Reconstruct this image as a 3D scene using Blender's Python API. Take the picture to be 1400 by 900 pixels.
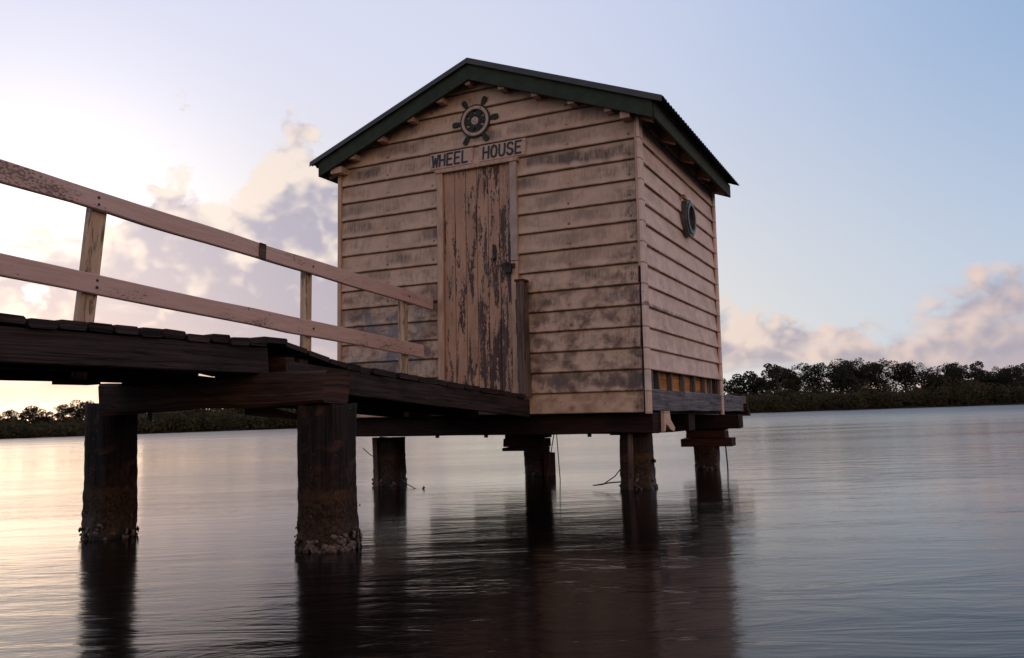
import bpy, math, random
from math import sin, cos, pi, radians, sqrt, atan2
from mathutils import Vector, Matrix, noise as mnoise

S = bpy.context.scene
for o in list(bpy.data.objects):
    bpy.data.objects.remove(o)
COL = S.collection
RND = random.Random(7)

# ------------------------------------------------------------------ camera
YAW, PIT, ROL = -0.4591, 0.1055, -0.0325
CAM = Vector((4.9831, -6.3725, 0.6))
fw = Vector((sin(YAW)*cos(PIT), cos(YAW)*cos(PIT), sin(PIT)))
rt = Vector((cos(YAW), -sin(YAW), 0)); up = rt.cross(fw)
r2 = rt*cos(ROL)+up*sin(ROL); u2 = up*cos(ROL)-rt*sin(ROL)
cd = bpy.data.cameras.new('camera'); cam = bpy.data.objects.new('camera', cd); COL.objects.link(cam)
cd.sensor_fit = 'HORIZONTAL'; cd.sensor_width = 36; cd.lens = 1152.98/1400*36
cd.clip_start = 0.05; cd.clip_end = 9000
cam.matrix_world = Matrix.Translation(CAM) @ Matrix((r2, u2, -fw)).transposed().to_4x4()
S.camera = cam
S.view_settings.view_transform = 'Standard'; S.view_settings.look = 'None'
S.view_settings.exposure = 0.0; S.view_settings.gamma = 1
S.render.engine = 'CYCLES'
S.cycles.use_denoising = True
S.cycles.max_bounces = 8
SUN_AZ = radians(-56.0)      # clockwise from +Y
SUN_EL = radians(3.0)

# ------------------------------------------------------------------ node helper
def lin(r, g, b):
    f = lambda c: (c/255/12.92 if c/255 <= .04045 else ((c/255+.055)/1.055)**2.4)
    return (f(r), f(g), f(b), 1)

class G:
    def __init__(s, nt): s.nt = nt; s.nt.nodes.clear()
    def n(s, t, ins=None, **at):
        nd = s.nt.nodes.new(t)
        for k, v in at.items(): setattr(nd, k, v)
        for k, v in (ins or {}).items(): s.put(nd.inputs[k], v)
        return nd
    def put(s, sock, v):
        if isinstance(v, bpy.types.NodeSocket): s.nt.links.new(v, sock)
        elif isinstance(v, bpy.types.Node): s.nt.links.new(v.outputs[0], sock)
        else:
            if isinstance(v, (int, float)) and sock.type in ('RGBA',): v = (v, v, v, 1)
            if isinstance(v, (int, float)) and sock.type == 'VECTOR': v = (v, v, v)
            sock.default_value = v
    def m(s, op, a, b=0.0, c=0.0, clamp=False):
        nd = s.n('ShaderNodeMath', operation=op, use_clamp=clamp)
        s.put(nd.inputs[0], a); s.put(nd.inputs[1], b)
        if len(nd.inputs) > 2: s.put(nd.inputs[2], c)
        return nd.outputs[0]
    def add(s, a, b): return s.m('ADD', a, b)
    def sub(s, a, b): return s.m('SUBTRACT', a, b)
    def mul(s, a, b, clamp=False): return s.m('MULTIPLY', a, b, clamp=clamp)
    def ss(s, x, a, b, lo=0.0, hi=1.0):
        nd = s.n('ShaderNodeMapRange', interpolation_type='SMOOTHSTEP')
        for i, v in enumerate((x, a, b, lo, hi)): s.put(nd.inputs[i], v)
        return nd.outputs[0]
    def mix(s, f, a, b, mode='MIX'):
        nd = s.n('ShaderNodeMix', data_type='RGBA', blend_type=mode)
        s.put(nd.inputs[0], f); s.put(nd.inputs[6], a); s.put(nd.inputs[7], b)
        return nd.outputs[2]
    def vec(s, x, y, z):
        nd = s.n('ShaderNodeCombineXYZ')
        for i, v in enumerate((x, y, z)): s.put(nd.inputs[i], v)
        return nd.outputs[0]
    def vm(s, op, a, b):
        nd = s.n('ShaderNodeVectorMath', operation=op)
        s.put(nd.inputs[0], a); s.put(nd.inputs[1], b)
        return nd
    def sep(s, v):
        nd = s.n('ShaderNodeSeparateXYZ'); s.put(nd.inputs[0], v); return nd.outputs
    def noise(s, v, scale=1.0, detail=4.0, rough=.55, dist=0.0):
        nd = s.n('ShaderNodeTexNoise')
        s.put(nd.inputs['Vector'], v); s.put(nd.inputs['Scale'], scale); s.put(nd.inputs['Detail'], detail)
        s.put(nd.inputs['Roughness'], rough); s.put(nd.inputs['Distortion'], dist)
        return nd.outputs[0]

def material(name):
    m = bpy.data.materials.new(name); m.use_nodes = True
    return m, G(m.node_tree)
def finish(g, color, rough=.7, bump=None, bs=.3, bd=.01, **kw):
    p = g.n('ShaderNodeBsdfPrincipled'); g.put(p.inputs['Base Color'], color); g.put(p.inputs['Roughness'], rough)
    for k, v in kw.items(): g.put(p.inputs[k.replace('_', ' ')], v)
    if bump is not None:
        b = g.n('ShaderNodeBump', {'Height': bump, 'Strength': bs, 'Distance': bd})
        g.put(p.inputs['Normal'], b)
    o = g.n('ShaderNodeOutputMaterial'); g.put(o.inputs[0], p.outputs[0]); return p

# ------------------------------------------------------------------ world: sky and clouds
W = bpy.data.worlds.new('World'); S.world = W; W.use_nodes = True
g = G(W.node_tree)
sky = g.n('ShaderNodeTexSky', sky_type='NISHITA', sun_disc=False, sun_elevation=SUN_EL, sun_rotation=SUN_AZ,
          altitude=0, air_density=1.0, dust_density=1.5, ozone_density=1.5)
D = g.n('ShaderNodeTexCoord').outputs['Generated']
D = g.vm('NORMALIZE', D, (0, 0, 0)).outputs[0]
dx, dy, dz = g.sep(D)
az = g.m('ARCTAN2', dx, dy)
el = g.m('ARCSINE', dz)
hl = g.m('SQRT', g.m('MAXIMUM', g.sub(1.0, g.mul(dz, dz)), 1e-5))
sd = g.m('DIVIDE', g.add(g.mul(dx, sin(SUN_AZ)), g.mul(dy, cos(SUN_AZ))), hl)   # cos of azimuth from the sun
ssun = g.vm('DOT_PRODUCT', D, (sin(SUN_AZ)*cos(SUN_EL), cos(SUN_AZ)*cos(SUN_EL), sin(SUN_EL))).outputs[1]
wS = g.ss(sd, .35, 1.0)
wA = g.ss(sd, .45, -1.0)
hor = g.mix(wS, lin(203, 217, 237), lin(255, 246, 230))
hor = g.mix(wA, hor, lin(250, 206, 184))
mid = g.mix(wS, lin(152, 184, 224), lin(230, 233, 254))
mid = g.mix(wA, mid, lin(205, 190, 200))
zen = lin(100, 134, 190)
c = g.mix(g.ss(el, .02, .46), hor, mid)
c = g.mix(g.ss(el, .40, 1.2), c, zen)
anti = g.mul(g.m('POWER', g.m('MAXIMUM', g.mul(sd, -1.0), 0.0), 1.5), g.ss(el, .75, .05))
c = g.mix(g.mul(anti, .9), c, (1.55, 1.10, .82, 1))  # warm glow added to the unseen sky opposite the sun, lights the walls
gl_el = radians(9.5)
ssun = g.vm('DOT_PRODUCT', D, (sin(SUN_AZ)*cos(gl_el), cos(SUN_AZ)*cos(gl_el), sin(gl_el))).outputs[1]
glow = g.m('POWER', g.m('MAXIMUM', ssun, 0.0), 60.0)
band = g.mul(g.ss(el, .060, .012), g.m('POWER', g.m('MAXIMUM', sd, 0.0), 14.0))
c = g.mix(1.0, c, g.mix(g.mul(glow, .68), (0, 0, 0, 1), (1.0, .86, .78, 1)), 'ADD')
c = g.mix(1.0, c, g.mix(band, (0, 0, 0, 1), (.95, .62, .30, 1)), 'ADD')
# clouds
ramp = g.n('ShaderNodeValToRGB'); ramp.color_ramp.interpolation = 'B_SPLINE'
pts = [(-68.7, .18), (-57.6, .20), (-53.5, .17), (-51, .29), (-48.5, .335), (-45.5, .27), (-43.5, .33), (-41, .40), (-38.5, .29), (-35, .27), (-28, .16), (-12, .110),
       (-7, .098), (-3, .104), (1.2, .120), (5, .145), (17, .15)]
cr = ramp.color_ramp
while len(cr.elements) < len(pts): cr.elements.new(.5)
for e, (a, t) in zip(cr.elements, pts):
    e.position = (a+68.75)/86.0; e.color = (t, t, t, 1)
g.put(ramp.inputs[0], g.m('DIVIDE', g.add(az, radians(68.75)), radians(86.0), clamp=True))
top = ramp.outputs[0]
amp = g.ss(wS, 0.0, .6, .20, .34)
pamp = g.ss(wS, 0.0, .6, .05, .11)
def field(off, det):
    v = g.vm('ADD', D, off).outputs[0]
    x, y, z = g.sep(v); v = g.vec(x, y, g.mul(z, 1.25))
    a_ = g.mul(g.sub(g.noise(v, 7.0, det, .5, .1), .5), amp)
    p_ = g.m('ABSOLUTE', g.sub(g.noise(v, 17.0, max(1, det-3), .5, .0), .5))
    q_ = g.m('ABSOLUTE', g.sub(g.noise(v, 41.0, max(1, det-4), .5, .0), .5))
    return g.add(a_, g.mul(g.add(g.sub(.14, g.mul(p_, 2.0)), g.mul(q_, -.7)), pamp))
so = .018
f0 = field((0, 0, 0), 8.0)
fb = field((0, 0, 0), 4.4)
fs_ = field((sin(SUN_AZ)*so, cos(SUN_AZ)*so, .014), 4.4)
n2 = g.noise(g.vec(dx, dy, g.mul(dz, 3.2)), 5.0, 6.0, .5, .3)
hgt = g.add(g.sub(top, el), f0)
dens = g.ss(hgt, -.004, g.ss(wS, 0.0, .6, .035, .028))
holes = g.ss(g.add(n2, g.mul(el, .3)), .34, .52)
holes = g.m('MAXIMUM', holes, g.ss(wS, .5, .1, 0.0, .75))
dens = g.mul(g.mul(dens, holes), g.sub(1.0, g.mul(band, .75)))
lit = g.ss(g.add(g.mul(g.sub(fb, fs_), 19.0), g.mul(g.sub(g.ss(wS, 0.0, .6, .035, .05), hgt), 4.2)), -.60, .66)
shade = g.mix(wS, lin(160, 159, 180), lin(178, 174, 194))
bright = g.mix(wS, lin(242, 212, 202), lin(255, 238, 226))
cc = g.mix(lit, shade, bright)
cc = g.mix(g.mul(g.ss(el, .10, .0), .55), cc, g.mix(wS, lin(214, 196, 198), lin(255, 224, 194)))
cc = g.mix(1.0, cc, g.mix(g.mul(glow, .22), (0, 0, 0, 1), (1.0, .84, .70, 1)), 'ADD')
c = g.mix(g.mul(dens, .93), c, cc)
c10 = g.vm('SCALE', c, (0, 0, 0)); c10.inputs[3].default_value = 10.0
c = g.mix(.12, c10.outputs[0], sky.outputs[0])
bg = g.n('ShaderNodeBackground', {'Color': c, 'Strength': .1})
g.put(g.n('ShaderNodeOutputWorld').inputs[0], bg.outputs[0])

# ------------------------------------------------------------------ sun (behind the trees, almost set)
sl = bpy.data.lights.new('sun', 'SUN'); sl.energy = .05; sl.angle = radians(12); sl.color = (1, .72, .48)
so_ = bpy.data.objects.new('sun', sl); COL.objects.link(so_)
sdir = Vector((sin(SUN_AZ)*cos(SUN_EL), cos(SUN_AZ)*cos(SUN_EL), sin(SUN_EL)))
so_.rotation_euler = sdir.to_track_quat('Z', 'Y').to_euler(); so_.location = sdir*40

# ------------------------------------------------------------------ object helpers
def link(o, parent=None):
    COL.objects.link(o)
    if parent is not None: o.parent = parent
    return o
def mk(name, vf, mat, parent=None, smooth=False, kind=None):
    v, f, uv = (vf+(None,))[:3]
    me = bpy.data.meshes.new(name); me.from_pydata([tuple(p) for p in v], [], f)
    if uv:
        l = me.uv_layers.new(name='UVMap'); l.data.foreach_set('uv', [c for q in uv for c in q])
    me.materials.append(mat)
    if smooth: me.polygons.foreach_set('use_smooth', [True]*len(me.polygons))
    me.update()
    o = bpy.data.objects.new(name, me); link(o, parent)
    if kind: o['kind'] = kind
    return o
def tag(o, label, cat, group=None):
    o['label'] = label; o['category'] = cat
    if group: o['group'] = group
    return o
def empty(name, loc, label, cat, group=None):
    o = bpy.data.objects.new(name, None); o.empty_display_size = .2; o.location = loc
    link(o); return tag(o, label, cat, group)
def join(*vfs):
    V, F, U = [], [], []
    for q in vfs:
        v, f, uv = (q+(None,))[:3]; b = len(V)
        V += list(v); F += [tuple(i+b for i in t) for t in f]
        U += uv if uv else [(0, 0)]*sum(len(t) for t in f)
    return V, F, U
def beam(p0, p1, w, h, upv=(0, 0, 1), segs=3, ch=.004, wob=.0, seed=0, taper=None, ends=0.0):
    """chamfered timber from p0 to p1; w across, h along upv; gently uneven"""
    R = random.Random(seed*131+17)
    p0 = Vector(p0); p1 = Vector(p1); d = p1-p0; L = d.length; a = d.normalized()
    s = a.cross(Vector(upv)).normalized(); t = s.cross(a)
    hw, hh = w/2, h/2; c = min(ch, hw*.45, hh*.45)
    prof = [(hw-c, hh), (hw, hh-c), (hw, -hh+c), (hw-c, -hh), (-hw+c, -hh), (-hw, -hh+c), (-hw, hh-c), (-hw+c, hh)]
    per = [0, c*1.4, c*1.4+h, c*2.8+h, c*2.8+h+w, c*4.2+h+w, c*4.2+2*h+w, c*5.6+2*h+w, c*5.6+2*(h+w)]
    V = []; us = []; ro = R.random()*9
    ph = [R.random()*50 for _ in range(3)]
    for i in range(segs+1):
        u = i/segs; o = p0+d*u; k = 1.0
        if taper: k = 1+(taper-1)*u
        for j, (x, y) in enumerate(prof):
            n = Vector((0, 0, 0))
            if wob:
                q = mnoise.noise((u*L*1.7+ph[0], x*9+ph[1], y*9))
                q2 = mnoise.noise((u*L*1.7+ph[2], x*9, y*9+ph[0]))
                n = s*(q*wob)+t*(q2*wob)
            e = 0
            if ends and i in (0, segs): e = ends*mnoise.noise((x*25+ph[1], y*25, i))
            V.append(o+s*(x*k)+t*(y*k)+n+a*e)
        us.append(u*L+ro)
    F, U = [], []
    for i in range(segs):
        for j in range(8):
            k = (j+1) % 8
            F.append((i*8+j, i*8+k, (i+1)*8+k, (i+1)*8+j))
            U += [(us[i], per[j]+ro), (us[i], per[j+1]+ro), (us[i+1], per[j+1]+ro), (us[i+1], per[j]+ro)]
    F.append(tuple(range(7, -1, -1))); U += [(ro+prof[j][0]*.2, ro+prof[j][1]) for j in range(7, -1, -1)]
    b = segs*8
    F.append(tuple(range(b, b+8))); U += [(ro+prof[j][0]*.2, ro+prof[j][1]) for j in range(8)]
    return V, F, U
def bx(x0, x1, y0, y1, z0, z1, ch=.003, **k):
    """box given by its limits; runs along its longest side"""
    e = (x1-x0, y1-y0, z1-z0); m = max(range(3), key=lambda i: e[i]); c = [(x0+x1)/2, (y0+y1)/2, (z0+z1)/2]
    a = list(c); b = list(c); lo = (x0, y0, z0); hi = (x1, y1, z1); a[m] = lo[m]; b[m] = hi[m]
    if m == 0: return beam(a, b, e[1], e[2], (0, 0, 1), ch=ch, **k)
    if m == 1: return beam(a, b, e[0], e[2], (0, 0, 1), ch=ch, **k)
    return beam(a, b, e[0], e[1], (0, 1, 0), ch=ch, **k)
def tube(pts, r, n=8):
    V, F = [], []
    for i, p in enumerate(pts):
        p = Vector(p); q = Vector(pts[min(i+1, len(pts)-1)])-Vector(pts[max(i-1, 0)])
        q.normalize(); a = q.orthogonal().normalized() if abs(q.z) > .99 else q.cross(Vector((0, 0, 1))).normalized(); b = q.cross(a)
        rr = r[i] if isinstance(r, (list, tuple)) else r
        for j in range(n):
            V.append(p+a*cos(2*pi*j/n)*rr+b*sin(2*pi*j/n)*rr)
    for i in range(len(pts)-1):
        for j in range(n):
            k = (j+1) % n; F.append((i*n+j, i*n+k, (i+1)*n+k, (i+1)*n+j))
    F.append(tuple(range(n-1, -1, -1))); F.append(tuple(range((len(pts)-1)*n, len(pts)*n)))
    return V, F
def extr(poly, y0, y1):
    """polygon in (x, z) pulled from y0 to y1"""
    n = len(poly); V = [(x, y0, z) for x, z in poly]+[(x, y1, z) for x, z in poly]
    F = [tuple(range(n)), tuple(range(2*n-1, n-1, -1))]+[((i+1) % n, i, n+i, n+(i+1) % n) for i in range(n)]
    return V, F
def annulus(cx, cz, r0, r1, y0, y1, n=40):
    V, F = [], []
    for i in range(n):
        a = 2*pi*i/n
        for r, y in ((r0, y0), (r1, y0), (r1, y1), (r0, y1)): V.append((cx+r*cos(a), y, cz+r*sin(a)))
    for i in range(n):
        k = (i+1) % n
        for j in range(4):
            l = (j+1) % 4; F.append((i*4+j, i*4+l, k*4+l, k*4+j))
    return V, F

# ------------------------------------------------------------------ materials
C0 = Vector((1.48, 1.34, .65))
ROOT = bpy.data.objects.new('boat_shed', None); link(ROOT)
ROOT.matrix_world = Matrix.Translation(C0) @ Matrix.Rotation(-.008, 4, 'X') @ Matrix.Rotation(.013, 4, 'Y')
tag(ROOT, 'small cream weatherboard shed with green gabled roof standing on timber piles over the water', 'shed')
ZF, PB = .6239, .17
WD, DP = 2.9783, 2.6299

def shed_coords(g):
    t = g.n('ShaderNodeTexCoord'); t.object = ROOT
    return g.sep(g.vm('ADD', t.outputs['Object'], tuple(C0)).outputs[0])

def paint_mat(name, base, dirt, lowrust, patch):
    m, g = material(name)
    x, y, z = shed_coords(g)
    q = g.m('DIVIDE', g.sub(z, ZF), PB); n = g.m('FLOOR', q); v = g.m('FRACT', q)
    big = g.noise(g.vec(g.mul(x, 1.9), g.mul(y, 1.9), g.mul(n, 5.37)), 1.0, 3, .5)
    mid = g.noise(g.vec(g.mul(x, 7), g.mul(y, 7), g.mul(z, 9)), 1.0, 6, .6, .4)
    strk = g.noise(g.vec(g.mul(x, 50), g.mul(y, 50), g.mul(z, 5)), 1.0, 4, .7)
    fine = g.noise(g.vec(x, y, z), 160.0, 3, .6)
    hv = g.add(v, g.mul(g.sub(g.noise(g.vec(g.mul(x, 2.7), g.mul(y, 2.7), g.mul(n, 3.1)), 1.0, 3, .6), .5), 1.1))
    hump = g.mul(g.ss(hv, .10, .42), g.ss(hv, 1.05, .66))
    gr = g.ss(g.add(g.add(g.mul(big, .95), g.mul(mid, .22)), g.mul(strk, .50)), .68, 1.06)
    amt = g.n('ShaderNodeTexWhiteNoise', {'W': g.add(n, g.mul(g.m('GREATER_THAN', x, 1.5), 31.0))}, noise_dimensions='1D').outputs[0]
    gr = g.mul(g.mul(g.mul(g.mul(gr, hump), dirt), g.ss(amt, -.2, .9, .45, 1.25)), g.ss(z, .74, .82, .3, 1.0))
    c = g.mix(g.ss(mid, .3, .75), base, tuple(a*b for a, b in zip(base[:3], (.84, .80, .76)))+(1,))
    yel = g.noise(g.vec(x, y, g.mul(z, 2)), 2.6, 4, .6)
    c = g.mix(g.mul(g.ss(yel, .45, .7), .45), c, (.42, .27, .15, 1))
    br = g.mul(g.ss(g.add(mid, g.mul(big, .6)), .72, .98), g.mul(g.ss(z, 2.1, 1.5), lowrust))
    c = g.mix(br, c, (.16, .075, .045, 1))
    c = g.mix(g.mul(gr, .92), c, (.135, .098, .075, 1))
    # grime at each board's foot, then lap shadow painted dark along its top
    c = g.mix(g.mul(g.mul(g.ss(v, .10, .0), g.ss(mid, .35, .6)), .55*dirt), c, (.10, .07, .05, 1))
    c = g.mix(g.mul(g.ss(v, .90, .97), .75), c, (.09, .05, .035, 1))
    c = g.mix(g.ss(z, .80, .785, 0.0, .45), c, (.60, .36, .19, 1))
    # rust spots round the nails
    dist = None
    cols = (.55, 1.04, 2.36, 2.90) if patch else (.6,)
    for xc in cols:
        d = g.m('ABSOLUTE', g.sub(x if patch else y, g.add(xc, g.mul(g.sub(big, .5), .08))))
        dist = d if dist is None else g.m('MINIMUM', dist, d)
    vz = g.mul(g.sub(v, .24), PB)
    dd = g.m('SQRT', g.add(g.mul(dist, dist), g.mul(vz, vz)))
    spot = g.mul(g.ss(g.add(dd, g.mul(g.sub(mid, .5), .02)), .018, .004), g.ss(big, .36, .52))
    halo = g.mul(g.ss(g.add(dd, g.mul(g.sub(mid, .5), .05)), .045, .005), g.mul(g.ss(z, 2.3, 1.0), .6))
    c = g.mix(g.mul(halo, 1.0 if patch else .2), c, (.20, .10, .05, 1))
    c = g.mix(g.mul(spot, .9 if patch else .6), c, (.22, .055, .02, 1))
    if patch:
        # flaking towards the right hand board ends
        fl = g.mul(g.ss(g.add(x, g.mul(g.sub(mid, .5), .5)), 2.78, 2.95), g.ss(g.add(fine, g.mul(strk, .5)), .72, .84))
        c = g.mix(g.mul(fl, g.ss(z, 3.0, 2.4)), c, (.06, .042, .035, 1))
        f2 = g.mul(g.ss(g.noise(g.vec(x, y, z), 38.0, 5, .65), .60, .66), g.ss(z, 2.0, 1.0))
        c = g.mix(g.mul(f2, .55), c, (.09, .06, .045, 1))
        # old blue grey over-paint low on the left
        px = g.mul(g.ss(x, .05, .30), g.ss(x, 1.0, .80)); pz = g.mul(g.ss(z, .9, 1.15), g.ss(z, 1.68, 1.45))
        pm = g.ss(g.noise(g.vec(x, y, g.mul(z, 1.7)), 4.5, 4, .6, .8), .44, .58)
        c = g.mix(g.mul(g.mul(g.mul(px, pz), pm), .75), c, (.16, .17, .18, 1))
    if not patch:
        raw = g.mul(g.mul(g.ss(g.m('ABSOLUTE', g.sub(z, ZF+5*PB+.012)), .022, .006), g.ss(g.add(y, g.mul(mid, .6)), 2.6, .3)), g.ss(g.add(strk, mid), .80, 1.05))
        c = g.mix(g.mul(raw, .85), c, (.10, .06, .045, 1))
        sp_ = g.ss(g.noise(g.vec(x, y, z), 30.0, 3, .6), .69, .73)
        c = g.mix(g.mul(sp_, .6), c, (.20, .11, .08, 1))
    c = g.mix(g.mul(g.sub(fine, .5), .5), c, (.9, .8, .7, 1))
    finish(g, c, g.add(.62, g.mul(gr, .2)), g.add(g.mul(strk, .5), g.add(g.mul(mid, .6), g.mul(fine, .3))), .35, .004)
    return m
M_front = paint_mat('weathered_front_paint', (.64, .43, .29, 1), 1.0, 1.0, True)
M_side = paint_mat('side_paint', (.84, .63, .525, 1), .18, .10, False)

def door_mat():
    m, g = material('peeling_door_paint')
    x, y, z = shed_coords(g)
    k = g.m('FLOOR', g.m('DIVIDE', g.sub(x, 1.157), .112))
    kk = g.mul(k, 3.7)
    a = g.noise(g.vec(g.mul(x, 19), kk, g.mul(z, 2.3)), 1.0, 3, .5, .6)
    b = g.noise(g.vec(g.mul(x, 85), kk, g.mul(z, 22)), 1.0, 5, .7, .5)
    sp = g.noise(g.vec(g.mul(x, 60), kk, g.mul(z, 45)), 1.0, 2, .5)
    bias = g.add(g.ss(x, 1.2, 1.75, -.03, .06), g.mul(g.ss(z, 1.55, 1.0), .04))
    val = g.add(g.add(g.add(g.mul(a, .8), .10), g.mul(g.sub(b, .5), .62)), bias)
    peel = g.ss(val, .555, .572)
    edge = g.mul(g.ss(val, .515, .555), g.ss(sp, .56, .60))
    peel = g.m('MAXIMUM', peel, edge)
    gr = g.noise(g.vec(g.mul(x, 160), kk, g.mul(z, 5)), 1.0, 5, .65)
    tone = g.noise(g.vec(g.mul(x, 9), kk, g.mul(z, 1.5)), 1.0, 2, .5)
    wood = g.mix(g.ss(tone, .4, .6), (.090, .036, .024, 1), (.120, .078, .070, 1))
    wood = g.mix(g.ss(gr, .35, .7), wood, (.045, .024, .018, 1))
    st = g.noise(g.vec(g.mul(x, 8), y, g.mul(z, 3)), 1.0, 5, .6)
    pt = g.mix(g.ss(st, .35, .7), (.52, .305, .19, 1), (.37, .21, .13, 1))
    rust = g.mul(g.ss(g.m('ABSOLUTE', g.sub(x, 1.66)), .03, .0), g.mul(g.ss(z, 2.02, 1.95), g.ss(z, 1.6, 1.9)))
    pt = g.mix(g.mul(rust, .7), pt, (.25, .09, .03, 1))
    lip = g.mul(g.ss(val, .53, .553), g.sub(1.0, peel))
    pt = g.mix(g.mul(lip, .35), pt, (.66, .50, .38, 1))
    c = g.mix(peel, pt, wood)
    finish(g, c, .65, g.add(g.mul(g.sub(1.0, peel), .8), g.mul(gr, .4)), .6, .003)
    return m
M_door = door_mat()

def timber(name, c1, c2, c3, rough=.8, su=1.6, sv=55, bs=.6, flecks=0.0):
    """unpainted timber, grain along UV u"""
    m, g = material(name)
    uv = g.n('ShaderNodeTexCoord').outputs['UV']; u, v, _ = g.sep(uv)
    gr = g.noise(g.vec(g.mul(u, su), g.mul(v, sv), 0.0), 1.0, 6, .62, .4)
    st = g.noise(g.vec(g.mul(u, 2.2), g.mul(v, 6), 3.0), 1.0, 5, .6)
    ck = g.noise(g.vec(g.mul(u, .9), g.mul(v, 34), 9.0), 1.0, 2, .5, .3)
    c = g.mix(g.ss(gr, .3, .7), c1, c2)
    c = g.mix(g.mul(g.ss(st, .45, .7), .8), c, c3)
    crk = g.ss(g.m('ABSOLUTE', g.sub(ck, .5)), .018, .0)
    c = g.mix(g.mul(crk, .85), c, (.006, .005, .005, 1))
    if flecks:
        fl = g.ss(g.noise(g.vec(g.mul(u, 30), g.mul(v, 45), 5.0), 1.0, 3, .6), .70, .73)
        c = g.mix(g.mul(fl, flecks), c, (.35, .30, .27, 1))
    h = g.add(g.mul(gr, .6), g.add(g.mul(st, .3), g.mul(crk, -.8)))
    finish(g, c, rough, h, bs, .006, Specular_IOR_Level=.22)
    return m
M_deck = timber('dark_deck_timber', (.018, .012, .011, 1), (.060, .040, .036, 1), (.010, .007, .006, 1), flecks=.3)
M_cross = timber('brown_crosshead_timber', (.026, .012, .008, 1), (.095, .045, .027, 1), (.012, .006, .004, 1), su=2.2, sv=32)
M_red = timber('red_brown_bearer_timber', (.040, .014, .009, 1), (.085, .030, .018, 1), (.018, .008, .006, 1))
M_bearer = timber('shaded_bearer_timber', (.018, .008, .006, 1), (.036, .016, .010, 1), (.008, .004, .003, 1))  # darker copy of the red timber; underfloor shade put into the colour
M_grey = timber('silvered_timber', (.10, .098, .105, 1), (.24, .23, .24, 1), (.07, .066, .07, 1), flecks=.2)
M_ochre = timber('lit_ochre_timber', (.45, .19, .055, 1), (.62, .30, .10, 1), (.28, .12, .04, 1), bs=.3)  # warm light on the slot's inner surfaces is put into this ochre
M_post = timber('old_brown_post_timber', (.095, .060, .045, 1), (.20, .14, .11, 1), (.045, .030, .024, 1))

def rail_mat():
    m, g = material('chipped_rail_paint')
    uv = g.n('ShaderNodeTexCoord').outputs['UV']; u, v, _ = g.sep(uv)
    a = g.noise(g.vec(g.mul(u, 1.4), g.mul(v, 5), 1.0), 1.0, 4, .6)
    b = g.noise(g.vec(g.mul(u, 45), g.mul(v, 70), 2.0), 1.0, 5, .65)
    f = g.noise(g.vec(g.mul(u, 4), g.mul(v, 60), 4.0), 1.0, 4, .6)
    chip = g.ss(g.add(g.mul(a, .9), b), 1.09, 1.14)
    c = g.mix(g.ss(f, .3, .75), (.66, .45, .385, 1), (.55, .37, .31, 1))
    c = g.mix(g.mul(g.ss(a, .5, .8), .4), c, (.26, .17, .13, 1))
    c = g.mix(g.mul(chip, .8), c, (.12, .075, .05, 1))
    finish(g, c, .6, g.add(g.mul(f, .4), g.mul(chip, -.6)), .4, .003)
    return m
M_rail = rail_mat()
def post_mat():
    m, g = material('mossy_cream_post_paint')
    uv = g.n('ShaderNodeTexCoord').outputs['UV']; u, v, _ = g.sep(uv)
    a = g.noise(g.vec(g.mul(u, 5), g.mul(v, 30), 1.0), 1.0, 6, .65, .5)
    b = g.noise(g.vec(g.mul(u, 2), g.mul(v, 14), 7.0), 1.0, 4, .6)
    c = g.mix(g.ss(b, .35, .7), (.62, .43, .28, 1), (.42, .28, .175, 1))
    c = g.mix(g.mul(g.ss(a, .50, .60), .85), c, (.09, .075, .05, 1))
    finish(g, c, .7, a, .4, .003)
    return m
M_rpost = post_mat()

def pile_mat():
    m, g = material('wet_fouled_pile_timber')
    t = g.n('ShaderNodeTexCoord'); uv = t.outputs['UV']; u, v, _ = g.sep(uv)   # u is height over the water
    ob = t.outputs['Object']
    gr = g.noise(g.vec(g.mul(v, 48), g.mul(u, 2.0), 0.0), 1.0, 6, .65, .4)
    bl = g.noise(ob, 7.0, 5, .6, .5); fi = g.noise(ob, 60.0, 4, .65)
    c = g.mix(g.ss(gr, .35, .7), (.006, .0045, .004, 1), (.034, .021, .017, 1))
    c = g.mix(g.mul(g.ss(bl, .5, .68), .8), c, (.075, .038, .026, 1))
    foul = g.ss(g.add(u, g.mul(g.sub(bl, .5), 1.1)), .42, .16)
    fc = g.mix(g.ss(fi, .35, .68), (.008, .005, .003, 1), (.068, .034, .014, 1))
    c = g.mix(foul, c, fc)
    ring = g.mul(g.ss(g.add(u, g.mul(g.sub(bl, .5), .35)), .30, .27), g.ss(g.add(u, g.mul(g.sub(bl, .5), .35)), .20, .25))
    c = g.mix(g.mul(ring, .22), c, (.16, .075, .04, 1))
    wht = g.ss(g.noise(ob, 75.0, 2, .5), .74, .77)
    c = g.mix(g.mul(wht, .6), c, (.42, .36, .32, 1))
    c = g.mix(g.ss(u, .05, .0), c, (.008, .006, .005, 1))
    finish(g, c, g.ss(u, .0, .25, .3, .8), g.add(g.mul(gr, .5), g.mul(fi, .5)), .8, .012, Specular_IOR_Level=.2)
    return m
M_pile = pile_mat()
def simple(name, c1, c2, sc=30, rough=.6, bs=.2, metal=0.0, stretch=(1, 1, 1)):
    m, g = material(name)
    ob = g.n('ShaderNodeTexCoord').outputs['Object']
    x, y, z = g.sep(ob)
    n = g.noise(g.vec(g.mul(x, stretch[0]), g.mul(y, stretch[1]), g.mul(z, stretch[2])), sc, 5, .6)
    c = g.mix(g.ss(n, .35, .65), c1, c2)
    finish(g, c, rough, n, bs, .003, Metallic=metal)
    return m
M_green = simple('dark_green_board_paint', (.016, .028, .012, 1), (.030, .042, .020, 1), 9, .8, .3)
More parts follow.
